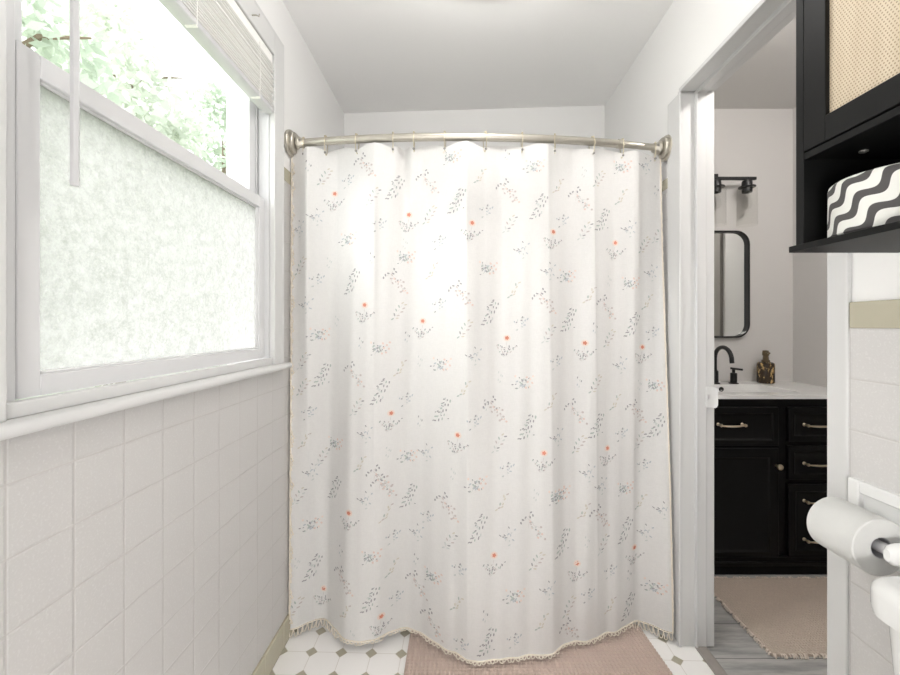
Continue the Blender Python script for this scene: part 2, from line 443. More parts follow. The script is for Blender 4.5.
for z, e in ((.938, .012), (.941, .005), (.950, 0), (1.008, 0), (1.017, .005), (1.020, .012)):
    pts = [(.957+e*.4, 1.583), (.975, 1.581), (.990-e*.5, 1.579), (.999-e, 1.574), (1.000-e, 1.578), (.991-e*.5, 1.584), (.976, 1.586), (.957+e*.4, 1.588)]
    if z == .938: rr_ = []
    rr_.append([(x, y, z) for x, y in pts])
sp.loft(rr_, smooth=False)
sp = sp.build('strike_plate', 'trim', dr, bevel=.002)
b = MB(do); b.box(.962, .970, 1.5802, 1.5842, .972, .990); tag(b.build('latch_hole', 'plate', sp), 'small steel latch opening')
b = MB(do); b.box(.918, .962, DY0, DY1-.014, -.01, .006); tag(b.build('threshold', 'thresh', dr, bevel=.003), 'grey brown wood threshold strip')
d2 = thing('door_2', (2.09, 1.5, 0), 'grey door on the side wall seen in the mirror', 'door', kind='structure')
b = MB(d2.location); b.box(2.072, 2.098, 1.06, 1.862, .005, 2.03); b.build('door_leaf', 'doorgrey', d2, bevel=.003)
b = MB(d2.location); b.box(2.066, 2.098, 1.0, 1.06, 0, 2.09); b.box(2.066, 2.098, 1.06, 1.862, 2.03, 2.09)
b.build('casing', 'doorgrey', d2, bevel=.003)

# ================================================================== WINDOW BLIND
bl = thing('window_blind', (-.70, 1.055, 2.03), 'cream slatted blind pulled up at the top of the window', 'window blind')
bo = bl.location; BY0, BY1 = WY0+.010, WY1-.012
b = MB(bo); b.box(-.714, -.6845, BY0, BY1, 2.212, 2.246); b.build('headrail', 'slat', bl, bevel=.003)
z = 2.058; k = 0
rnd = random.Random(3)
while z < 2.206:
    b = MB(bo); dx = rnd.uniform(-.003, .003); tl_ = rnd.uniform(-.003, .003)
    pr = [(-.721+dx, z), (-.700+dx, z+.0030+tl_*.5), (-.681+dx, z+tl_), (-.681+dx, z+tl_+.0022), (-.700+dx, z+.0052+tl_*.5), (-.721+dx, z+.0022)]
    b.loft([[(x, yy, zz) for x, zz in pr] for yy in (BY0+.003, BY1-.003)], smooth=False)
    b.build('slat', 'slat', bl); z += .0092; k += 1
b = MB(bo)
pr = [(-.722, 2.036), (-.712, 2.032), (-.690, 2.032), (-.680, 2.036), (-.680, 2.050), (-.690, 2.054), (-.712, 2.054), (-.722, 2.050)]
b.loft([[(x, yy, zz) for x, zz in pr] for yy in (BY0, BY1)], smooth=False)
b.build('bottom_rail', 'rail', bl, bevel=.002)
for yy in (.78, 1.05, 1.38):
    b = MB(bo); b.tube([(-.6785, yy, 2.034), (-.6775, yy, 2.12), (-.6785, yy, 2.22)], .0014, 6); b.box(-.708, -.6785, yy-.004, yy+.004, 2.0295, 2.0335)
    b.build('ladder_cord', 'slat', bl)
wd = MB(bo); wd.tube([(-.673, .711, 2.195), (-.673, .711, 2.16), (-.673, .711, 1.512)], [.005, .0068, .0068], 6)
wd.tube([(-.673, .711, 1.513), (-.673, .711, 1.503)], [.0074, .007], 6)
wd = wd.build('tilt_wand', 'rail', bl)
b = MB(bo); b.tube([(-.688, .711, 2.216), (-.676, .711, 2.214), (-.672, .711, 2.205), (-.673, .711, 2.192)], .0022, 8); b.build('wand_hook', 'wire', wd)
# little cup hook on the head casing
b = MB((-.68, 1.33, 2.27)); b.tube([(-.682, 1.33, 2.272), (-.664, 1.33, 2.272), (-.657, 1.33, 2.268), (-.655, 1.33, 2.276)], .0022, 8)
tag(b.build('cup_hook', 'nickel'), 'tiny metal hook screwed into the window head casing', 'hook')

# ================================================================== CURTAIN ROD
YL_, YR_, BOW, ZROD = 1.665, 1.712, .0855, 2.0
RX0, RX1 = XL, XR
def rod_y(x):
    t = (x-RX0)/(RX1-RX0); u = 2*t-1
    return YL_+(YR_-YL_)*t-BOW*(1-u*u)
rod = thing('curtain_rod', (.08, 1.69, ZROD), 'bowed brushed nickel shower curtain rod between the walls', 'curtain rod')
ro = rod.location
def rodpts(x0, x1, n): return [(x0+(x1-x0)*i/n, rod_y(x0+(x1-x0)*i/n), ZROD) for i in range(n+1)]
XJ = .655
b = MB(ro); b.tube(rodpts(-.655, XJ, 50), .0155, 20); b.build('main_tube', 'nickel', rod)
b = MB(ro); b.tube(rodpts(XJ-.01, .835, 14), .0135, 20); b.build('inner_tube', 'nickel', rod)
b = MB(ro); b.tube(rodpts(XJ-.012, XJ+.012, 3), .0175, 20); b.build('collar', 'nickel', rod)
for sx, xw in ((1, XL), (-1, XR)):
    c = Vector((xw+(.005 if sx > 0 else -.005), rod_y(xw+sx*.03)+.002, ZROD))
    xt = xw+sx*.06; d = Vector((sx*.06, rod_y(xt)-rod_y(xw), 0)).normalized(); d = (d+Vector((sx*1.6, 0, 0))).normalized()
    fl = MB(ro)
    fl.lathe([(.050, 0), (.0525, .003), (.0525, .011), (.0500, .014), (.0425, .015), (.0425, .026), (.039, .030), (.030, .031), (.024, .032)], c, d, 40)
    fl = fl.build('flange', 'nickel', rod)
    b = MB(ro); b.lathe([(.026, .034), (.0265, .042), (.022, .048), (.0195, .060), (.0175, .064)], c, d, 28); b.build('socket', 'nickel', fl)
    b = MB(ro); b.sphere(c+d*.05+Vector((0, -.020, .004)), .006, 10, 6); b.build('set_screw', 'bead', fl)

# ================================================================== SHOWER CURTAIN
def interp(tab, x):
    if x <= tab[0][0]: return tab[0][1]
    for (a, ya), (c, yc) in zip(tab, tab[1:]):
        if x <= c:
            t = (x-a)/(c-a); t = t*t*(3-2*t); return ya+(yc-ya)*t
    return tab[-1][1]
RID = [-.612, -.334, .028, .350, .541, .716]
VAL = [-.685, -.500, -.150, .165, .455, .635, .83]
def fold(x):   # -1 on a crest towards the room, +1 in a hollow
    pts = sorted([(r, -1) for r in RID]+[(v, 1) for v in VAL])
    pts[0] = (VAL[0], .1)
    if x <= pts[0][0]: return pts[0][1]
    for (a, ya), (c, yc) in zip(pts, pts[1:]):
        if x <= c:
            t = (x-a)/(c-a)
            if ya < 0: t = t**.62 if t > 0 else 0     # crisp crest, falling away to the right
            else: t = t**1.25
            t = .55*t+.45*(t*t*(3-2*t))
            return ya+(yc-ya)*t
    return pts[-1][1]
FAMP = {-.612: 1.35, -.334: 1.0, .028: 1.1, .350: .8, .541: .55, .716: .45}
def famp(x): return interp(sorted(FAMP.items()), x)
BOT = [(-.69, 1.640), (-.600, 1.705), (-.42, 1.575), (-.22, 1.642), (-.03, 1.535), (.075, 1.482), (.19, 1.492), (.30, 1.520), (.46, 1.575), (.60, 1.622), (.735, 1.688), (.855, 1.618)]
CX0, CX1, ZT, ZBM = -.688, .848, 1.974, .034
HPX = [304, 326, 357, 393, 414, 445, 485, 522, 555, 592, 622, 655]
HX = []
for p in HPX:
    x = 0
    for _ in range(6): x = (p-460)/F*rod_y(x)
    HX.append(x)
def ztop(x):   # slight sag at each hook, rises between
    hs = [HX[0]-.04]+HX+[HX[-1]+.05]
    for a, c in zip(hs, hs[1:]):
        if a <= x <= c:
            u = (x-a)/(c-a); amp = min(.019, (c-a)*.13)*(1 if x < .1 else .6)
            return ZT+.004-amp*(1-math.sin(PI*u)**.9)
    return ZT-.012
def side(x, t):     # narrower at the rod, wider at the hem
    g = (x-CX0)/(CX1-CX0)
    return x+0.0 - .004*(1-t)*max(0, (g-.7)/.3)
def cur(x, t):
    top = rod_y(x)+.004+fold(x)*.020*famp(x)+.045*math.exp(-((x+.226)/.020)**2)*math.exp(-t/.10)
    # scallops between hooks
    bot = interp(BOT, x)+fold(x)*.011*famp(x)
    mid = .5*(rod_y(x)+interp(BOT, x))+fold(x)*.046*famp(x)
    e = t*t*(3-2*t)
    y = top*(1-t)**2+2*t*(1-t)*(.62*mid+.38*(top*(1-e)+bot*e))+bot*t*t
    for a, s_ in ((31.0, .0016), (13.0, .0030)):
        y += s_*math.sin(a*x*3+4*t+math.sin(a)*2)*min(1, 4*t)
    zt = ztop(x)
    zz = zt+(ZBM-zt)*t
    return Vector((side(x, t), y, zz))
NX, NZ = 340, 170
scr = thing('shower_curtain', (.08, 1.65, ZBM), 'cream shower curtain printed with scattered flower sprigs', 'shower curtain')
so = scr.location
KEYS = ['dk', 'gg', 'lg', 'mv', 'pk', 'rd', 'hal', 'tn', 'bl']
b = MB(so); b.smooth = True
G = [[b.v(cur(CX0+(CX1-CX0)*i/NX, j/NZ)) for i in range(NX+1)] for j in range(NZ+1)]
for j in range(NZ):
    for i in range(NX): b.f([G[j][i], G[j+1][i], G[j+1][i+1], G[j][i+1]])
def x_t_of(X, Z):
    x = X
    for _ in range(3):
        zt = ztop(x); t = (Z-zt)/(ZBM-zt); x = X-(side(x, t)-x)
    return x, t
def on(X, Z, lift):
    x, t = x_t_of(X, Z)
    x = min(max(x, CX0+.001), CX1-.001); t = min(max(t, .001), .999)
    p = cur(x, t)
    e = .004
    nrm = (cur(min(x+e, CX1), t)-cur(x-e, t)).cross(cur(x, t-e*.5)-cur(x, t+e*.5)).normalized()
    if nrm.y > 0: nrm = -nrm
    return p+nrm*lift
def px_to_cur(px, py):
    Y = 1.62
    for _ in range(8):
        X = (px-460)/F*Y; Z = H-(py-325)/F*Y
        x, t = x_t_of(X, Z); Y = cur(min(max(x, CX0), CX1), min(max(t, 0), 1)).y
    return X, Z
def blob(X, Z, a, l, w, key, lift=.0016, n=6, pointed=True):
    b.mi = 1+KEYS.index(key)
    x_, t_ = x_t_of(X, Z)
    if not (CX0+l < x_ < CX1-l and .004 < t_ < .995): return
    ca, sa = math.cos(a), math.sin(a); vs_ = []
    for i in range(n):
        q = 2*PI*i/n; u, v_ = math.cos(q)*l, math.sin(q)*w
        vs_.append(b.v(on(X+u*ca-v_*sa, Z+u*sa+v_*ca, lift)))
    b.f(vs_)
def stem(X, Z, pts, key, w=.0007):
    for (a0, a1), (c0, c1) in zip(pts, pts[1:]):
        mx, mz = (a0+c0)/2, (a1+c1)/2; l = math.hypot(c0-a0, c1-a1)/2+.0008
        blob(X+mx, Z+mz, math.atan2(c1-a1, c0-a0), l, w, key, .0013, 4)
def motif(kind, px, py, seed):
    r = random.Random(hash(kind) % 97 if False else ord(kind)*7+(seed % 2)); X, Z = px_to_cur(px, py)
    U = .0040*.90
    def lf(dx, dy, a, l, w, k): blob(X+dx*U, Z-dy*U, a, l*U, w*U, k)
    def st(p, k, w=.0007): stem(X, Z, [(a*U, -c*U) for a, c in p], k, w)
    if kind == 'A':
        b.mi = 0
        blob(X, Z, 0, 4.0*U, 3.6*U, 'hal', .0012, 9); 
        for q in range(5): blob(X+.9*U*math.cos(q*1.26), Z+.9*U*math.sin(q*1.26), q*1.26, 1.5*U, 1.0*U, 'rd', .0027+.00005*q)
        st([(0, 3), (-1, 9), (-4, 21)], 'mv')
        for k, (ex, ey) in enumerate(((-11, 7), (-7, 9), (-2, 10), (3, 9), (7, 10), (10, 8))):
            st([(-4, 21), ((ex-4)*.55, (ey+21)*.5+1), (ex, ey)], 'lg', .0005)
            for s_ in (.3, .5, .7, .88, 1.0):
                bx, by = -4+(ex+4)*s_, 21+(ey-21)*s_
                lf(bx+r.uniform(-1.4, 1.4), by+r.uniform(-1, 1), r.uniform(.3, 2.4), r.uniform(.9, 1.5), r.uniform(.45, .7), r.choice(['dk', 'dk', 'gg', 'mv']))
    elif kind == 'B':
        st([(-5, 8), (-1, 1), (1, -3)], 'gg'); st([(-1, 1), (6, -1), (9, -4)], 'gg', .0005); st([(-2, 3), (5, 5)], 'gg', .0005)
        for _ in range(17): lf(r.gauss(-2, 3), r.gauss(1, 2.6), r.uniform(0, 3.1), r.uniform(1.1, 2.0), r.uniform(.6, .9), r.choice(['gg', 'gg', 'bl', 'lg', 'dk']))
        for dx, dy in ((-8, -6), (4, -5), (8, -3), (10, 1), (7, 5), (3, 6), (11, -6), (5, 0)): lf(dx, dy, r.uniform(0, 3), 1.35, 1.1, r.choice(['pk', 'pk', 'hal']))
        for _ in range(8): lf(r.uniform(-10, 8), r.uniform(-7, 9), r.uniform(0, 3), 1.1, .5, 'dk')
    elif kind == 'C':
        for ox in (0, 1):
            p = [(-7+ox*3, 13), (-3+ox*3, 4), (1+ox*2, -4), (5+ox*2, -13)]
            st(p, 'lg', .0006)
            for s_ in range(11):
                t = s_/10; bx, by = -7+ox*3+(12-ox)*t, 13-26*t
                sd = 1 if s_ % 2 else -1
                lf(bx+sd*(2.3+ox), by+r.uniform(-1.2, 1.2), .9+sd*.5, r.uniform(1.3, 2.0), r.uniform(.6, .9), r.choice(['dk', 'gg', 'gg', 'dk', 'lg']))
        for _ in range(6): lf(r.uniform(-7, 8), r.uniform(-9, 9), r.uniform(0, 3), 1.0, .6, 'dk')
    elif kind == 'D':
        st([(-12, -4), (-6, -7), (-2, -4), (3, 3), (10, 13)], 'mv', .0006); st([(-6, -7), (-2, -12)], 'mv', .0005); st([(-4, -5), (-5, 4)], 'mv', .0005); st([(1, 0), (8, 2)], 'mv', .0005)
        for dx, dy in ((-13, -3), (-11, -6), (-8, -8), (-2, -13), (0, -10), (-3, -8)):
            lf(dx, dy, r.uniform(0, 3), 1.5, .9, 'dk')
        for _ in range(17):
            t = r.random(); lf(-5+14*t+r.gauss(0, 2.4), -5+16*t+r.gauss(0, 2), r.uniform(0, 3), r.uniform(.9, 1.6), .8, r.choice(['mv', 'pk', 'mv', 'dk', 'lg']))
        for dx, dy in ((9, 8), (12, 13), (5, 12), (8, 1)): lf(dx, dy, 0, 1.3, 1.2, r.choice(['mv', 'pk']))
    elif kind == 'E':
        st([(-6, 8), (-2, 4), (1, -1), (5, -8)], 'tn', .0006)
        for dx, dy, a in ((-6, 8, .5), (-3, 6, .4), (-2, 2, 1.4), (1, 2, 1.0), (3, -3, .8), (6, -8, .4), (2, -6, 1.6), (0, 5, .6)): lf(dx, dy, a, 1.8, .75, r.choice(['tn', 'tn', 'gg', 'mv']))
    elif kind == 'F':
        st([(-1, 8), (0, 0), (-1, -8)], 'lg', .0005)
        for _ in range(15): lf(r.gauss(0, 3.6), r.gauss(0, 4.2), r.uniform(0, 3), r.uniform(.9, 1.7), r.uniform(.5, .85), r.choice(['bl', 'dk', 'lg', 'lg', 'dk', 'bl']))
    elif kind == 'G':
        st([(-6, 9), (-2, 2), (1, -3), (5, -8)], 'lg', .0006); st([(-3, 4), (4, 1)], 'lg', .0005)
        for dx, dy, a in ((-7, 9, .6), (-5, 4, 1.8), (-1, 5, .2), (-3, -1, 2.0), (3, 1, .2), (0, -5, 1.9), (5, -3, .4), (4, -9, .6), (7, -7, .2), (-2, 8, .1)): lf(dx, dy, a, 1.9, .8, r.choice(['tn', 'mv', 'gg', 'lg', 'dk']))
    elif kind == 'H':
        for dx, dy in ((-2, 3), (1, -2), (2.5, -1), (0, 5), (-1.5, -5)): lf(dx, dy, 1.3, 1.4, .6, r.choice(['dk', 'lg', 'lg', 'bl']))
MOT = {
'A': [(335,194),(409,215),(472,223),(553,232),(615,243),(365,305),(423,321),(507,338),(585,343),(642,347),(391,413),(458,435),(544,453),(607,448),(349,513),(324,588),(494,555),(577,563),(634,547),(381,616)],
'B': [(348,239),(451,157),(534,166),(621,167),(319,334),(379,348),(441,364),(335,443),(408,455),(487,268),(566,276),(630,283),(523,382),(654,385),(311,524),(370,557),(476,484),(432,576),(514,596),(556,496),(561,494),(624,488),(654,586),(405,257)],
'C': [(395,188),(457,201),(539,207),(602,220),(352,282),(322,375),(380,392),(442,410),(490,313),(568,320),(633,325),(527,427),(657,426),(597,426),(335,488),(409,495),(313,567),(370,600),(478,529),(562,542),(625,530),(487,642),(628,606)],
'D': [(365,165),(428,182),(508,191),(580,199),(396,281),(354,374),(461,293),(379,477),(545,301),(606,307),(495,409),(575,411),(636,411),(384,486),(343,580),(417,583),(447,506),(533,525),(600,516),(432,622),(570,630)],
'E': [(480,176),(558,186),(621,197),(400,368),(360,464),(304,441),(464,389),(432,271),(514,290),(590,295),(647,302),(551,402),(615,402),(386,513),(392,567),(502,502),(457,603),(584,511),(640,501),(610,605),(542,622),(345,612)],
'F': [(349,181),(316,216),(380,225),(299,228),(487,211),(522,249),(440,242),(645,165),(563,221),(629,228),(318,280),(305,304),(440,305),(474,355),(309,413),(365,433),(407,399),(311,471),(475,422),(426,451),(522,323),(651,272),(653,333),(620,364),(557,362),(557,436),(622,434),(549,270),(644,465),(588,472),(508,469),(365,499),(394,536),(417,531),(397,597),(508,535),(460,570),(548,589),(428,517),(645,531),(611,571),(601,485),(589,595),(663,509),(515,640),(627,632),(462,645)],
'G': [(325,177),(373,196),(430,215),(510,224),(599,179),(585,231),(644,245),(658,235),(399,311),(357,407),(465,329),(303,361),(303,387),(323,456),(301,266),(549,334),(609,338),(499,443),(579,444),(639,440),(596,384),(299,496),(295,607),(450,541),(537,561),(603,544),(569,606)],
'H': [(308,166),(405,244),(507,155),(584,172),(656,191),(337,321),(361,343),(420,361),(420,421),(388,452),(486,405),(453,474),(407,337),(609,281),(595,328),(500,377),(579,382),(639,385),(341,551),(297,563),(416,559),(536,495),(485,616),(587,542),(629,575),(329,263),(372,258),(352,636)]}
for kd, lst in MOT.items():
    for i, (px, py) in enumerate(lst): motif(kd, px, py, i)
pan = b.build('fabric_panel', ['linen']+['p_'+k for k in KEYS], scr, recalc=False)

# tassel trim: braid and loops along both sides and the hem
rnd = random.Random(11)
def P3(x, t): return cur(x, t)
b = MB(so); b.smooth = True
hem = [cur(CX0+(CX1-CX0)*i/200, 1.0)+Vector((0, -.002, -.001)) for i in range(201)]
b.tube(hem, .0029, 6)
L_ = [cur(CX0, i/120)+Vector((-.001, -.002, 0)) for i in range(121)]
R_ = [cur(CX1, i/120)+Vector((.001, -.002, 0)) for i in range(121)]
b.tube(L_, .003, 6); b.tube(R_, .003, 6)
for i in range(0, 200, 2):                                   # hem loops lie down to the floor
    p = hem[i]; q = hem[i+2]; mid_ = (p+q)/2
    lenf = .026 if (i < 26 or i > 180) else .006
    dr_ = Vector((rnd.uniform(-.006, .006), -rnd.uniform(.004, .012), -min(lenf, p.z-.006)))
    b.tube([p, p*.5+mid_*.5+dr_*.9, mid_+dr_, q*.5+mid_*.5+dr_*.9, q], .0020, 5)
for i, (S, sx) in enumerate(((L_, -1), (R_, 1))):
    for k in range(2, 118):
        p = S[k]; q = S[k+1]
        o_ = rnd.uniform(.0015, .006) if sx < 0 else rnd.uniform(.001, .0035)
        d = Vector((sx*o_, -.004 if sx < 0 else -.002, -rnd.uniform(.004, .012)))
        if sx < 0: d = Vector((rnd.uniform(.004, .018)*abs(math.sin(k*.55))+.002, -.010, -rnd.uniform(.010, .022)))
        b.tube([p, p+d*.7+Vector((0, 0, .003)), p+d, q+d*.4, q], .0028 if sx < 0 else .002, 5)
tag(b.build('tassel_trim', 'tassel', scr, recalc=False), 'looped cream tassel trim', kind='stuff')

# hooks -------------------------------------------------------------------------------
ORD = ['first', 'second', 'third', 'fourth', 'fifth', 'sixth', 'seventh', 'eighth', 'ninth', 'tenth', 'eleventh', 'last']
hook0 = None
def make_hook():
    t = thing('curtain_hook', (0, 0, 0), 'x', 'curtain hook')
    b = MB(); pts = []
    for i in range(22):
        a = 2*PI*i/22; pts.append((0, math.sin(a)*.021*(1 if math.cos(a) > 0 else .8), -.018+math.cos(a)*.0385))
    b.tube(pts, .0017, 6, closed=True); b.build('ring', 'wire', t)
    for ya in (-.011, 0, .011):
        b = MB(); b.sphere((0, ya, .0190-abs(ya)*.32), .0040, 8, 6); b.build('roller_bead', 'wire', t)
    b = MB(); b.sphere((0, -.012, -.050), .0050, 10, 6); b.build('end_bead', 'bead', t)
    return t
hook0 = make_hook()
for i, x in enumerate(HX):
    if i == 0: t = hook0
    else:
        t = hook0.copy(); C.objects.link(t)
        for ch in list(hook0.children):
            c = ch.copy(); C.objects.link(c); c.parent = t
    t.location = (x, rod_y(x), ZROD); t.rotation_euler = (0, 0, (.15 if i < 6 else .34)*math.sin(i*2.1+1))
    t['label'] = ('first wire curtain hook on the rod, beside the left flange' if i == 0 else
                  'last wire curtain hook on the rod, beside the right flange' if i == 11 else
                  '%s wire curtain hook on the rod counted from the left flange' % ORD[i])
    t['group'] = 'curtain hooks on the rod'

# ================================================================== MATS
def waffle(name, x0, x1, y0, y1, z, p, amp, mat, seed, skew=0.0):
    b = MB(((x0+x1)/2, (y0+y1)/2, 0)); b.smooth = True
    n = 6; nx = int(round((x1-x0)/p)*n); ny = int(round((y1-y0)/p)*n); r = random.Random(seed)
    V_ = []
    for j in range(ny+1):
        row = []
        for i in range(nx+1):
            u = i/n; v_ = j/n
            rr = math.hypot(u % 1-.5, v_ % 1-.5); hgt = amp*(1-min(1, 2.2*max(0, 1-(rr/.40)**2)))
            e = min(i, nx-i, j, ny-j)
            zz = z-amp+hgt+r.uniform(-.0004, .0004)
            if e == 0: zz = .001
            fx = i/nx; fy = j/ny
            row.append(b.v((x0+(x1-x0)*fx+skew*(.5-fy)*fx, y0+(y1-y0)*fy, zz)))
        V_.append(row)
    for j in range(ny):
        for i in range(nx): b.f([V_[j][i], V_[j][i+1], V_[j+1][i+1], V_[j+1][i]])
    b.f([V_[0][0], V_[ny][0], V_[ny][nx], V_[0][nx]], False)
    return b
b = waffle('bath_mat', -.203, .768, 1.09, 1.70, .014, .0150, .0065, 'mat', 4, .05)
tag(b.build('bath_mat', 'mat', recalc=False), 'pinkish tan waffle bath mat on white tiles before the curtain', 'bath mat')
rg = thing('rug', (1.6, 1.78, 0), 'tan woven rug with frayed edges before the black vanity', 'rug')
b = waffle('r', 1.185, 2.03, 1.545, 2.015, .010, .0120, .0035, 'rug', 5)
o = b.build('weave', 'rug', rg, recalc=False); o.location = Vector(((1.185+2.03)/2, (1.545+2.015)/2, 0))-rg.location
b = MB(rg.location); r = random.Random(8)
for i in range(340):
    side_ = i % 4
    if side_ in (0, 1, 2): x = r.uniform(1.19, 2.02); y0 = 1.548 if side_ != 1 else 2.012; dy = -.016 if side_ != 1 else .016
    if side_ == 2 or side_ == 3: x = r.uniform(1.185, 1.195) if side_ == 3 else x
    if side_ == 3:
        y0 = r.uniform(1.55, 2.01); p = (1.188, y0, .008); q = (1.178-r.uniform(0, .006), y0+r.uniform(-.008, .008), .003)
    else:
        p = (x, y0, .009); q = (x+r.uniform(-.010, .010), y0+dy*r.uniform(.5, 1.1), .003)
    mid_ = ((p[0]+q[0])/2+r.uniform(-.003, .003), (p[1]+q[1])/2, .010)
    b.tube([p, mid_, q], .0024, 5)
tag(b.build('fringe', 'fringe', rg, recalc=False), 'frayed pale fringe', kind='stuff')

# ================================================================== CEILING LIGHTS
cl = thing('ceiling_light', (.095, 1.325, 2.562), 'round flush ceiling light at top of photo', 'ceiling light')
b = MB(cl.location); b.lathe([(.225, .0), (.225, -.03), (.218, -.036)], cl.location, (0, 0, 1), 48); b.build('base', 'trim', cl)
b = MB(cl.location); b.lathe([(.216, -.034), (.215, -.046), (.20, -.062), (.15, -.076), (.08, -.083), (.004, -.085)], cl.location, (0, 0, 1), 48); b.build('diffuser', 'lamp', cl)
cv = thing('ceiling_light', (1.5, 1.1, 2.62), 'added unseen ceiling light brightening the vanity room', 'ceiling light')  # added fixture out of view, goes with the vanity room fill
b = MB(cv.location); b.lathe([(.15, 0), (.15, -.03), (.144, -.034)], cv.location, (0, 0, 1), 36); b.build('base', 'trim', cv)
b = MB(cv.location); b.lathe([(.142, -.032), (.13, -.055), (.09, -.07), (.004, -.078)], cv.location, (0, 0, 1), 36); b.build('diffuser', 'lamp', cv)

# ================================================================== WALL CABINET
KX, KY0, KY1 = .660, .20, .800       # front plane, near end, far end
wc = thing('wall_cabinet', (.77, .5, 1.405), 'black wall cabinet with cane door and open bottom shelf', 'cabinet')
ko = wc.location
b = MB(ko); b.box(KX, .872, KY1-.018, KY1, 1.4155, 2.06); b.build('side_panel', 'black', wc, bevel=.001)
b = MB(ko); b.box(KX, .872, KY0, KY0+.018, 1.4155, 2.06); b.build('side_panel', 'black', wc, bevel=.001)
b = MB(ko); b.box(KX-.006, .872, KY0-.01, KY1+.010, 1.4035, 1.4155); b.build('bottom_board', 'black', wc, bevel=.001)
b = MB(ko); b.box(KX-.006, .872, KY0-.01, KY1+.010, 2.06, 2.075); b.build('top_board', 'black', wc, bevel=.001)
b = MB(ko); b.box(KX+.001, .862, KY0+.018, KY1-.018, 1.577, 1.590); b.build('shelf', 'black', wc, bevel=.001)
b = MB(ko); b.box(.862, .872, KY0+.018, KY1-.018, 1.4155, 2.06); b.build('back_panel', 'blackin', wc)
def cab_door(y0, y1):
    z0, z1 = 1.5925, 2.056; w = .046
    d = MB(ko)
    d.box(KX-.001, KX+.017, y0, y0+w, z0, z1); d.box(KX-.001, KX+.017, y1-w, y1, z0, z1)
    d.box(KX-.001, KX+.017, y0+w, y1-w, z0, z0+w); d.box(KX-.001, KX+.017, y0+w, y1-w, z1-w, z1)
    d = d.build('door', 'black', wc, bevel=.0012)
    c = MB(ko); c.box(KX+.007, KX+.010, y0+w-.004, y1-w+.004, z0+w-.004, z1-w+.004); c.build('cane_panel', 'cane', d)
    return d
d1 = cab_door(.502, KY1-.0195); d2_ = cab_door(KY0+.0195, .498)
for yk, d in ((.525, d1), (.475, d2_)):
    b = MB(ko); b.lathe([(.005, 0), (.005, .012), (.011, .016), (.012, .022), (.007, .027), (.001, .028)], (KX-.001, yk, 1.64), (-1, 0, 0), 16); b.build('knob', 'gold', d)
b = MB(ko); b.lathe([(.007, 0), (.007, .002), (.003, .004), (.0005, .0045)], (.735, .741, 1.577), (0, 0, -1), 12); b.build('screw_cap', 'bead', wc)

# basket in the open shelf
BC = Vector((.7555, .694, 1.4157)); BR = .096
b = MB(BC); b.smooth = True; NB = 72
prof = [(BR-.004, .0), (BR, .004), (BR, .03), (BR, .06), (BR, .088), (BR-.0015, .094), (BR-.006, .098), (BR-.010, .0985), (BR-.012, .094), (BR-.012, .012)]
rings = [[b.v(BC+Vector((math.cos(2*PI*i/NB)*r_, math.sin(2*PI*i/NB)*r_, h))) for i in range(NB)] for r_, h in prof]
uvl = b.bm.loops.layers.uv.new('UVMap')
acc = [0]
for a, c in zip(prof, prof[1:]): acc.append(acc[-1]+math.hypot(a[0]-c[0], a[1]-c[1]))
for j in range(len(prof)-1):
    for i in range(NB):
        k = (i+1) % NB
        f_ = b.f([rings[j][i], rings[j][k], rings[j+1][k], rings[j+1][i]])
        for lp, (ii, jj) in zip(f_.loops, ((i, j), (i+1, j), (i+1, j+1), (i, j+1))):
            lp[uvl].uv = (-(-ii)*2*PI/NB*BR, acc[jj])
b.f(list(reversed(rings[0])), False); b.f(rings[-1], False)
tag(b.build('basket', 'wavy'), 'round white basket with dark wavy stripes on the cabinet shelf', 'basket')

# ================================================================== PAPER HOLDER + ROLL
ph_ = thing('paper_holder', (.868, .82, .84), 'white ceramic toilet paper holder set into the tiles', 'toilet paper holder')
po = ph_.location
RXc, RZc = .797, .840
b = MB(po)
for r0, r1, x0, x1 in ((0, 0, .856, .872),):
    frame(b, x0, x1, .720, .900, .775, .925, .026)
b.box(.866, .872, .73, .88, .78, .90)
b.build('plate', 'porc', ph_, bevel=.005, seg=3)
for y0 in (.742, .892):
    b = MB(po); b.smooth = True
    sec = []
    for x, hw, hh in ((.868, .014, .034), (.85, .012, .027), (.82, .011, .022), (.798, .0105, .021), (.784, .0095, .017), (.778, .006, .010)):
        sec.append([(x, y0+q[0], RZc+q[1]) for q in rrect(hw, hh, min(hw, hh)*.9, 4)])
    b.loft(sec, smooth=True); b.build('post', 'porc', ph_)
b = MB(po); b.cyl((RXc, .752, RZc), (RXc, .885, RZc), .0105); b.build('roller', 'plate', ph_)
tp = thing('toilet_paper_roll', (RXc, .825, RZc), 'white toilet paper roll on the ceramic holder', 'toilet paper')
to_ = tp.location; y0, y1 = .770, .874; R0, R1 = .0205, .0545; cz = RZc-.002
b = MB(to_); b.smooth = True
cc = Vector((RXc, 0, cz))
pr = [(R0, y0), (R1-.002, y0), (R1, y0+.002), (R1, y1-.002), (R1-.002, y1), (R0, y1), (R0, y0)]
b.loft([b.ringpts((cc.x, yy, cc.z), (0, 1, 0), r_, 56) for r_, yy in pr], False, False, smooth=True)
o = b.build('paper', 'paper', tp)
e = o.modifiers.new('e', 'EDGE_SPLIT'); e.split_angle = .7
b = MB(to_); b.loft([b.ringpts((cc.x, yy, cc.z), (0, 1, 0), r_, 40) for r_, yy in ((R0, y0+.0005), (R0-.0015, y0+.0005), (R0-.0015, y1-.0005), (R0, y1-.0005))], False, False, smooth=True); b.build('core', 'card', tp)
# loose end of paper hugging the roll
b = MB(to_); b.smooth = True
st_ = [b.ringpts((cc.x, 0, cc.z), (0, 1, 0), R1+.0008, 80)]
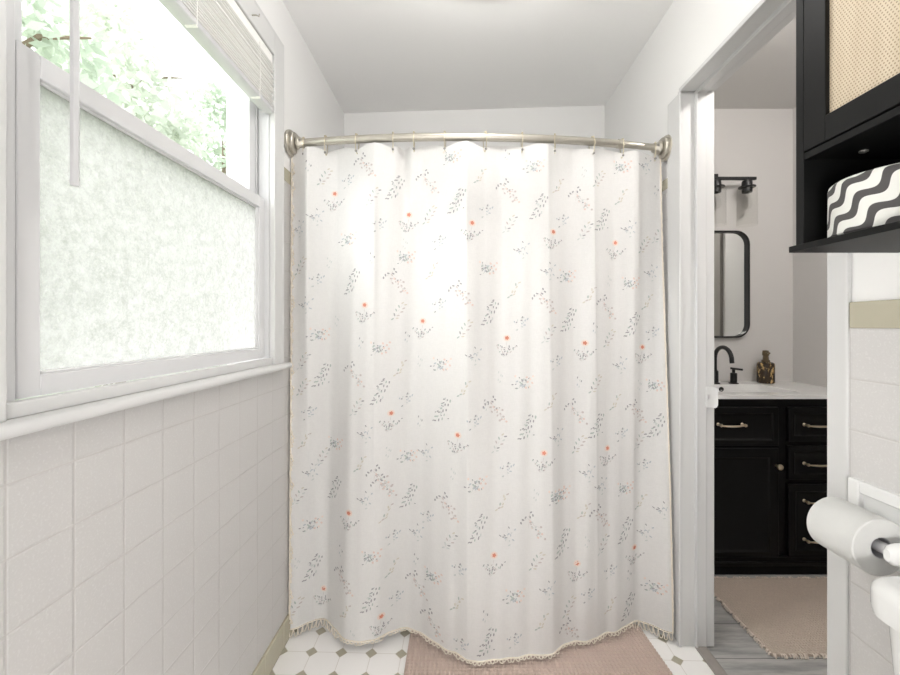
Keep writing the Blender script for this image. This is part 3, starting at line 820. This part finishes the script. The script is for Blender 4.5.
# ================================================================== TOILET
tl_ = thing('toilet', (.66, .45, 0), 'white toilet tank corner below the paper roll', 'toilet')
tt = tl_.location
TX0, TX1, TY0, TY1 = .700, .862, .20, .700
TCX, TCY = (TX0+TX1)/2, (TY0+TY1)/2; hw, hh = (TX1-TX0)/2, (TY1-TY0)/2
def sect(z, dx, dy, r=.035): return [(TCX+x, TCY+y, z) for x, y in rrect(hw+dx, hh+dy, r, 6)]
b = MB(tt); b.loft([sect(.40, -.030, -.045), sect(.42, -.022, -.035), sect(.60, -.014, -.018), sect(.774, -.006, -.008)], smooth=True)
b.build('tank', 'porc', tl_)
b = MB(tt); b.loft([sect(.770, .001, .006, .040), sect(.772, .004, .010, .040), sect(.785, .006, .012, .040), sect(.800, .006, .012, .040)]+[sect(.808+.022*math.sin(q*PI/16), .006-.020*(1-math.cos(q*PI/16)), .012-.020*(1-math.cos(q*PI/16)), .040-.012*(1-math.cos(q*PI/16))) for q in range(9)], smooth=True)
b.build('tank_lid', 'porc', tl_)
def ell(cx, cy, z, a, b_, n=36): return [(cx+math.cos(2*PI*i/n)*a, cy+math.sin(2*PI*i/n)*b_, z) for i in range(n)]
b = MB(tt); b.loft([ell(.60, .445, 0.001, .17, .11), ell(.60, .445, .03, .165, .105), ell(.58, .445, .18, .14, .10), ell(.54, .445, .30, .20, .15), ell(.52, .445, .385, .235, .18), ell(.52, .445, .40, .235, .18)], smooth=True)
b.box(.66, .84, .36, .53, .20, .40); b.build('bowl', 'porc', tl_)
b = MB(tt); b.loft([ell(.51, .445, .402, .232, .182), ell(.51, .445, .420, .235, .185), ell(.51, .445, .436, .225, .175), ell(.51, .445, .440, .20, .15)], smooth=True); b.build('seat_lid', 'porc', tl_)

# ================================================================== VANITY ROOM
VY, VX0, VX1, VZ = 2.08, 1.075, 2.088, .885
va = thing('vanity_cabinet', (1.58, 2.3, 0), 'black bathroom vanity cabinet under the white sink top', 'vanity')
vo = va.location
b = MB(vo); b.box(VX0, VX1, VY, VY+.02, .085, VZ); b.box(VX0, VX0+.018, VY+.02, 2.555, .085, VZ); b.box(VX1-.018, VX1, VY+.02, 2.555, .085, VZ); b.box(VX0+.018, VX1-.018, 2.54, 2.555, .085, VZ); b.box(VX0+.018, VX1-.018, VY+.02, 2.54, .085, .103); b.build('carcass', 'vblack', va, bevel=.002)
b = MB(vo); b.box(VX0+.002, VX1-.002, VY-.024, 2.54, .0, .086); b.build('toe_kick', 'vblack', va)
b = MB(vo); b.box(VX0-.004, VX1, VY-.034, VY-.020, .046, .068); b.build('base_rail', 'vblack', va, bevel=.004)
SCL = VY-.018
def zz(py): return H-(py-325)/F*SCL
def front(name, x0, x1, z0, z1, bev=.034):
    b = MB(vo); y = SCL
    def rc(i, yy): return [(x0+i, yy, z0+i), (x1-i, yy, z0+i), (x1-i, yy, z1-i), (x0+i, yy, z1-i)]
    b.loft([rc(0, VY+.001), rc(0, y+.002), rc(.002, y), rc(bev, y), rc(bev+.004, y+.004), rc(bev+.012, y+.0085)], True, True, smooth=False)
    return b.build(name, 'vblack', va)
def pull(par, x0, x1, z):
    b = MB(vo); yw = SCL
    for x in (x0, x1):
        b.lathe([(.0085, 0), (.0085, .003), (.005, .006), (.0045, .018), (.0075, .022), (.0085, .027), (.006, .032), (.001, .033)], (x, yw, z), (0, -1, 0), 14)
    n = 10; b.tube([(x0+(x1-x0)*i/n, yw-.023-.003*math.sin(PI*i/n), z-.002-.003*math.sin(PI*i/n)) for i in range(n+1)], [.0032+.0022*math.sin(PI*i/n) for i in range(n+1)], 10)
    b.build('handle', 'gold', par)
xs = lambda p: (p-460)/F*SCL
d = front('drawer', 1.105, xs(779), zz(446), zz(407.5), .028); pull(d, xs(718), xs(742), zz(424.3))
dd_ = front('door', 1.105, xs(779), zz(561), zz(448.5), .045)
b = MB(vo); b.lathe([(.007, 0), (.006, .012), (.012, .018), (.0155, .024), (.0135, .031), (.006, .034), (.001, .0345)], (xs(777)-.004, SCL, zz(465.5)), (0, -1, 0), 20); b.build('knob', 'gold', dd_)
X2 = 2.055
d = front('drawer', xs(789), X2, zz(441.5), zz(407.5), .028); pull(d, xs(804), xs(804)+.135, zz(424.5))
d = front('drawer', xs(789), X2, zz(480), zz(446), .028); pull(d, xs(804), xs(804)+.135, zz(463.2))
d = front('drawer', xs(789), X2, zz(558), zz(484.5), .034); pull(d, xs(804), xs(804)+.135, zz(500.5)); pull(d, xs(804), xs(804)+.135, zz(539))

CT = .905
ct = thing('countertop', (1.55, 2.3, VZ), 'white vanity top with built in sink on black cabinet', 'countertop')
co = ct.location
bx0, bx1, by0, by1 = 1.30, 1.80, 2.150, 2.425
b = MB(co)
b.box(1.0, 2.094, 2.056, by0, VZ+.001, CT); b.box(1.0, 2.094, by1, 2.559, VZ+.001, CT); b.box(1.0, bx0, by0, by1, VZ+.001, CT); b.box(bx1, 2.094, by0, by1, VZ+.001, CT)
b.build('slab', 'counter', ct)
b = MB(co); b.smooth = True
bcx, bcy, bw, bh = (bx0+bx1)/2, (by0+by1)/2, (bx1-bx0)/2, (by1-by0)/2
b.loft([[(bcx+x, bcy+y, z) for x, y in rrect(bw+i, bh+i, max(.03+j, .01), 5)] for i, j, z in ((.004, 0, CT+.0004), (-.002, 0, CT-.002), (-.006, 0, CT-.06), (-.025, .0, CT-.11), (-.06, 0, CT-.125))], False, True, smooth=True)
bas = b.build('basin', 'counter', ct, recalc=False)
b = MB(co); b.lathe([(.014, 0), (.014, .003), (.0095, .004), (.0085, .001), (.001, .001)], (1.554, by1-.003, .878), (0, -1, 0), 20); tag(b.build('overflow_ring', 'mblack', bas), 'dark overflow ring')
b = MB(co); b.lathe([(.022, 0), (.022, .003), (.001, .004)], (bcx, bcy, CT-.125), (0, 0, 1), 20); b.build('drain', 'mblack', bas)

fa = thing('faucet', (1.547, 2.472, CT), 'matte black gooseneck faucet on the white sink top', 'faucet')
fo = fa.location
FX, FY = 1.547, 2.472
b = MB(fo); b.lathe([(.028, 0), (.028, .006), (.020, .008), (.020, .075), (.0145, .080), (.0130, .085)], (FX, FY, CT), (0, 0, 1), 24)
pts = [(FX, FY, CT+.08), (FX, FY, CT+.152)]
for i in range(1, 13):
    a = PI*i/12*1.02; pts.append((FX, FY-.078+.078*math.cos(a), CT+.152+.072*math.sin(a)))
pts.append((FX, FY-.158, CT+.137))
b.tube(pts, .0120, 14); b.build('spout', 'mblack', fa)
for hx, sg in ((FX+.115, 1), (FX-.115, -1)):
    h_ = MB(fo); h_.lathe([(.027, 0), (.027, .005), (.0185, .007), (.0185, .062), (.0165, .064), (.0085, .066), (.0085, .086)], (hx, FY, CT), (0, 0, 1), 20)
    h_ = h_.build('handle', 'mblack', fa)
    b = MB(fo); b.tube([(hx-sg*.022, FY-.008, CT+.093), (hx+sg*.055, FY+.004, CT+.083)], .0065, 10); b.build('lever', 'mblack', h_)

sd = thing('soap_dispenser', (1.868, 2.487, CT), 'brown and gold tortoiseshell soap bottle on the white countertop', 'soap dispenser')
b = MB(sd.location); b.lathe([(.040, 0), (.0455, .004), (.046, .02), (.046, .110), (.044, .121), (.036, .128), (.022, .131)], sd.location, (0, 0, 1), 32); b.build('bottle', 'tort', sd)
pp = MB(sd.location); pp.lathe([(.022, .129), (.022, .140), (.016, .144), (.0145, .166), (.018, .170), (.018, .184), (.016, .199), (.007, .201)], sd.location, (0, 0, 1), 24)
pp = pp.build('pump', 'pump', sd)
b = MB(sd.location); sx_, sy_, sz_ = sd.location
b.tube([(sx_, sy_, sz_+.190), (sx_-.01, sy_-.03, sz_+.192), (sx_-.014, sy_-.048, sz_+.185)], .006, 8); b.build('nozzle', 'pump', pp)

mi = thing('mirror', (1.555, 2.56, 1.18), 'tall mirror with rounded corners and black frame above sink', 'mirror')
mo = mi.location; mcx, mcz, mw, mh = 1.555, 1.514, .250, .334
def mr(i, y, r): return [(mcx+x, y, mcz+z_) for x, z_ in rrect(mw-i, mh-i, r-i, 8)]
b = MB(mo); b.loft([mr(0, 2.5595, .085), mr(0, 2.532, .085), mr(.002, 2.530, .085), mr(.008, 2.530, .085), mr(.010, 2.532, .085), mr(.010, 2.5595, .085)], False, False, smooth=False)
b.build('frame', 'mblack', mi)
b = MB(mo); b.loft([mr(.0095, 2.558, .085), mr(.0095, 2.552, .085)], True, True, smooth=False); b.build('mirror_glass', 'mirror', mi)

vl = thing('wall_light', (1.554, 2.56, 2.149), 'black three lamp wall light with clear glass shades above mirror', 'wall light')
lo = vl.location; LY = 2.47; LZ = 2.149
b = MB(lo); b.box(1.494, 1.614, 2.541, 2.5595, 2.095, 2.205); b.build('back_plate', 'mblack', vl, bevel=.003)
b = MB(lo); b.box(1.302, 1.796, LY-.008, LY+.008, LZ-.009, LZ+.009); b.cyl((1.554, LY, LZ), (1.554, 2.545, LZ), .009); b.build('bar', 'mblack', vl, bevel=.002)
for lx in (1.366, 1.554, 1.742):
    s_ = MB(lo); s_.lathe([(.012, -.008), (.027, -.016), (.029, -.045), (.046, -.050), (.046, -.055), (.029, -.057), (.027, -.085), (.020, -.088)], (lx, LY, LZ), (0, 0, 1), 24)
    s_ = s_.build('socket', 'mblack', vl)
    b = MB(lo); b.loft([b.ringpts((lx, LY, LZ+h), (0, 0, 1), r_, 32) for r_, h in ((.030, -.0565), (.050, -.060), (.0535, -.068), (.055, -.285), (.053, -.285), (.0515, -.068), (.048, -.062), (.030, -.0585))], False, False, smooth=True)
    b.build('glass_shade', 'lampglass', s_)
    b = MB(lo); b.lathe([(.010, -.088), (.013, -.10), (.024, -.13), (.028, -.155), (.020, -.18), (.002, -.187)], (lx, LY, LZ), (0, 0, 1), 18); b.build('bulb', 'lampglass', s_)

# ================================================================== OUTSIDE
b = MB(); b.box(-30, -.86, -6, 30, -.5, -.4)
tag(b.build('ground', 'grass'), 'sunlit lawn outside the window', 'ground', kind='structure')
def tree(x, y, h, rad, n, mat, seed, label, z0=.2):
    t = thing('tree', (x, y, -.4), label, 'tree', 'trees outside the window'); r = random.Random(seed)
    o_ = t.location
    b = MB(o_); b.tube([(x, y, -.4), (x+.05, y, h*.4), (x-.05, y+.06, h*.85)], [.10, .075, .02], 8)
    for k in range(9):
        a = k*2.4; zz_ = h*(.2+.07*k); b.tube([(x, y, zz_), (x+math.cos(a)*rad*.4, y+math.sin(a)*rad*.4, zz_+.25), (x+math.cos(a)*rad*.8, y+math.sin(a)*rad*.8, zz_+.3)], [.03, .018, .006], 5)
    b.build('trunk', 'bark', t)
    b = MB(o_); cl_ = []
    for k in range(60):
        a = r.uniform(0, 2*PI); q = math.sqrt(r.random())*rad; hz = r.uniform(z0, h)
        q *= math.sin(PI*min(1, max(.12, (hz-z0+.5)/(h-z0+.7))))**.6
        cl_.append((x+math.cos(a)*q, y+math.sin(a)*q, hz))
    for k in range(n):
        c = r.choice(cl_); p = Vector((c[0]+r.gauss(0, .17), c[1]+r.gauss(0, .17), c[2]+r.gauss(0, .15)))
        d = Vector((r.gauss(0, 1), r.gauss(0, 1), r.gauss(0, .7)-.3)).normalized(); e_ = d.cross(Vector((r.gauss(0, 1), r.gauss(0, 1), r.gauss(0, 1)))).normalized()
        l, w_ = r.uniform(.07, .12), r.uniform(.022, .042)
        b.f([b.v(p), b.v(p+d*l*.4+e_*w_), b.v(p+d*l), b.v(p+d*l*.4-e_*w_)])
    b.build('foliage', mat, t, recalc=False)
    return t
tree(-2.75, 2.35, 3.6, .62, 4600, 'leafB', 1, 'leafy green tree outside, nearest to the left edge of the window', -.2)
tree(-3.5, 4.1, 4.7, .75, 7500, 'leafA', 2, 'pale green tree outside, behind the middle of the window', -.2)
tree(-4.0, 6.9, 5.2, 1.1, 9000, 'leafB', 7, 'green tree outside, seen at the far right of the window', -.1)
tree(-7.4, 8.6, 8.2, 1.7, 11000, 'leafA', 9, 'pale tree outside, farthest away behind the other trees', .2)

# ================================================================== LIGHT
W = bpy.data.worlds.new('world'); SC.world = W; W.use_nodes = True
bg = W.node_tree.nodes['Background']; bg.inputs[0].default_value = (.965, .985, 1.0, 1); bg.inputs[1].default_value = 1.3
sun = bpy.data.lights.new('sun', 'SUN'); sun.energy = 3.8; sun.angle = .95; sun.color = (1, .985, .96)
so_ = bpy.data.objects.new('sun', sun); C.objects.link(so_)
so_.rotation_euler = Vector((.66, .28, -.62)).to_track_quat('-Z', 'Y').to_euler()
def area(name, loc, size, e, rot=(0, 0, 0), col=(1, 1, 1), sy=None, portal=False):
    l = bpy.data.lights.new(name, 'AREA'); l.energy = e; l.color = col; l.size = size
    if sy: l.shape = 'RECTANGLE'; l.size_y = sy
    else: l.shape = 'DISK'
    if portal: l.cycles.is_portal = True
    o = bpy.data.objects.new(name, l); C.objects.link(o); o.location = loc; o.rotation_euler = rot
    return o
area('window_portal', (-.85, 1.055, 1.68), 1.15, 1, (0, -PI/2, 0), sy=.88, portal=True)
def point(name, loc, e, r, col):
    l = bpy.data.lights.new(name, 'POINT'); l.energy = e; l.color = col; l.shadow_soft_size = r
    o = bpy.data.objects.new(name, l); C.objects.link(o); o.location = loc
point('ceiling_lamp', (.095, 1.20, 2.34), 4.4, .05, (1, .98, .955))
point('rear_fill_light', (.1, -.75, .95), 15, .15, (1, .985, .97))  # added fill behind the camera, no fixture, evens out the room
point('vanity_room_fill', (1.5, 1.1, 2.46), 13.5, .05, (1, .96, .92))  # added fill to brighten the vanity room, source out of view
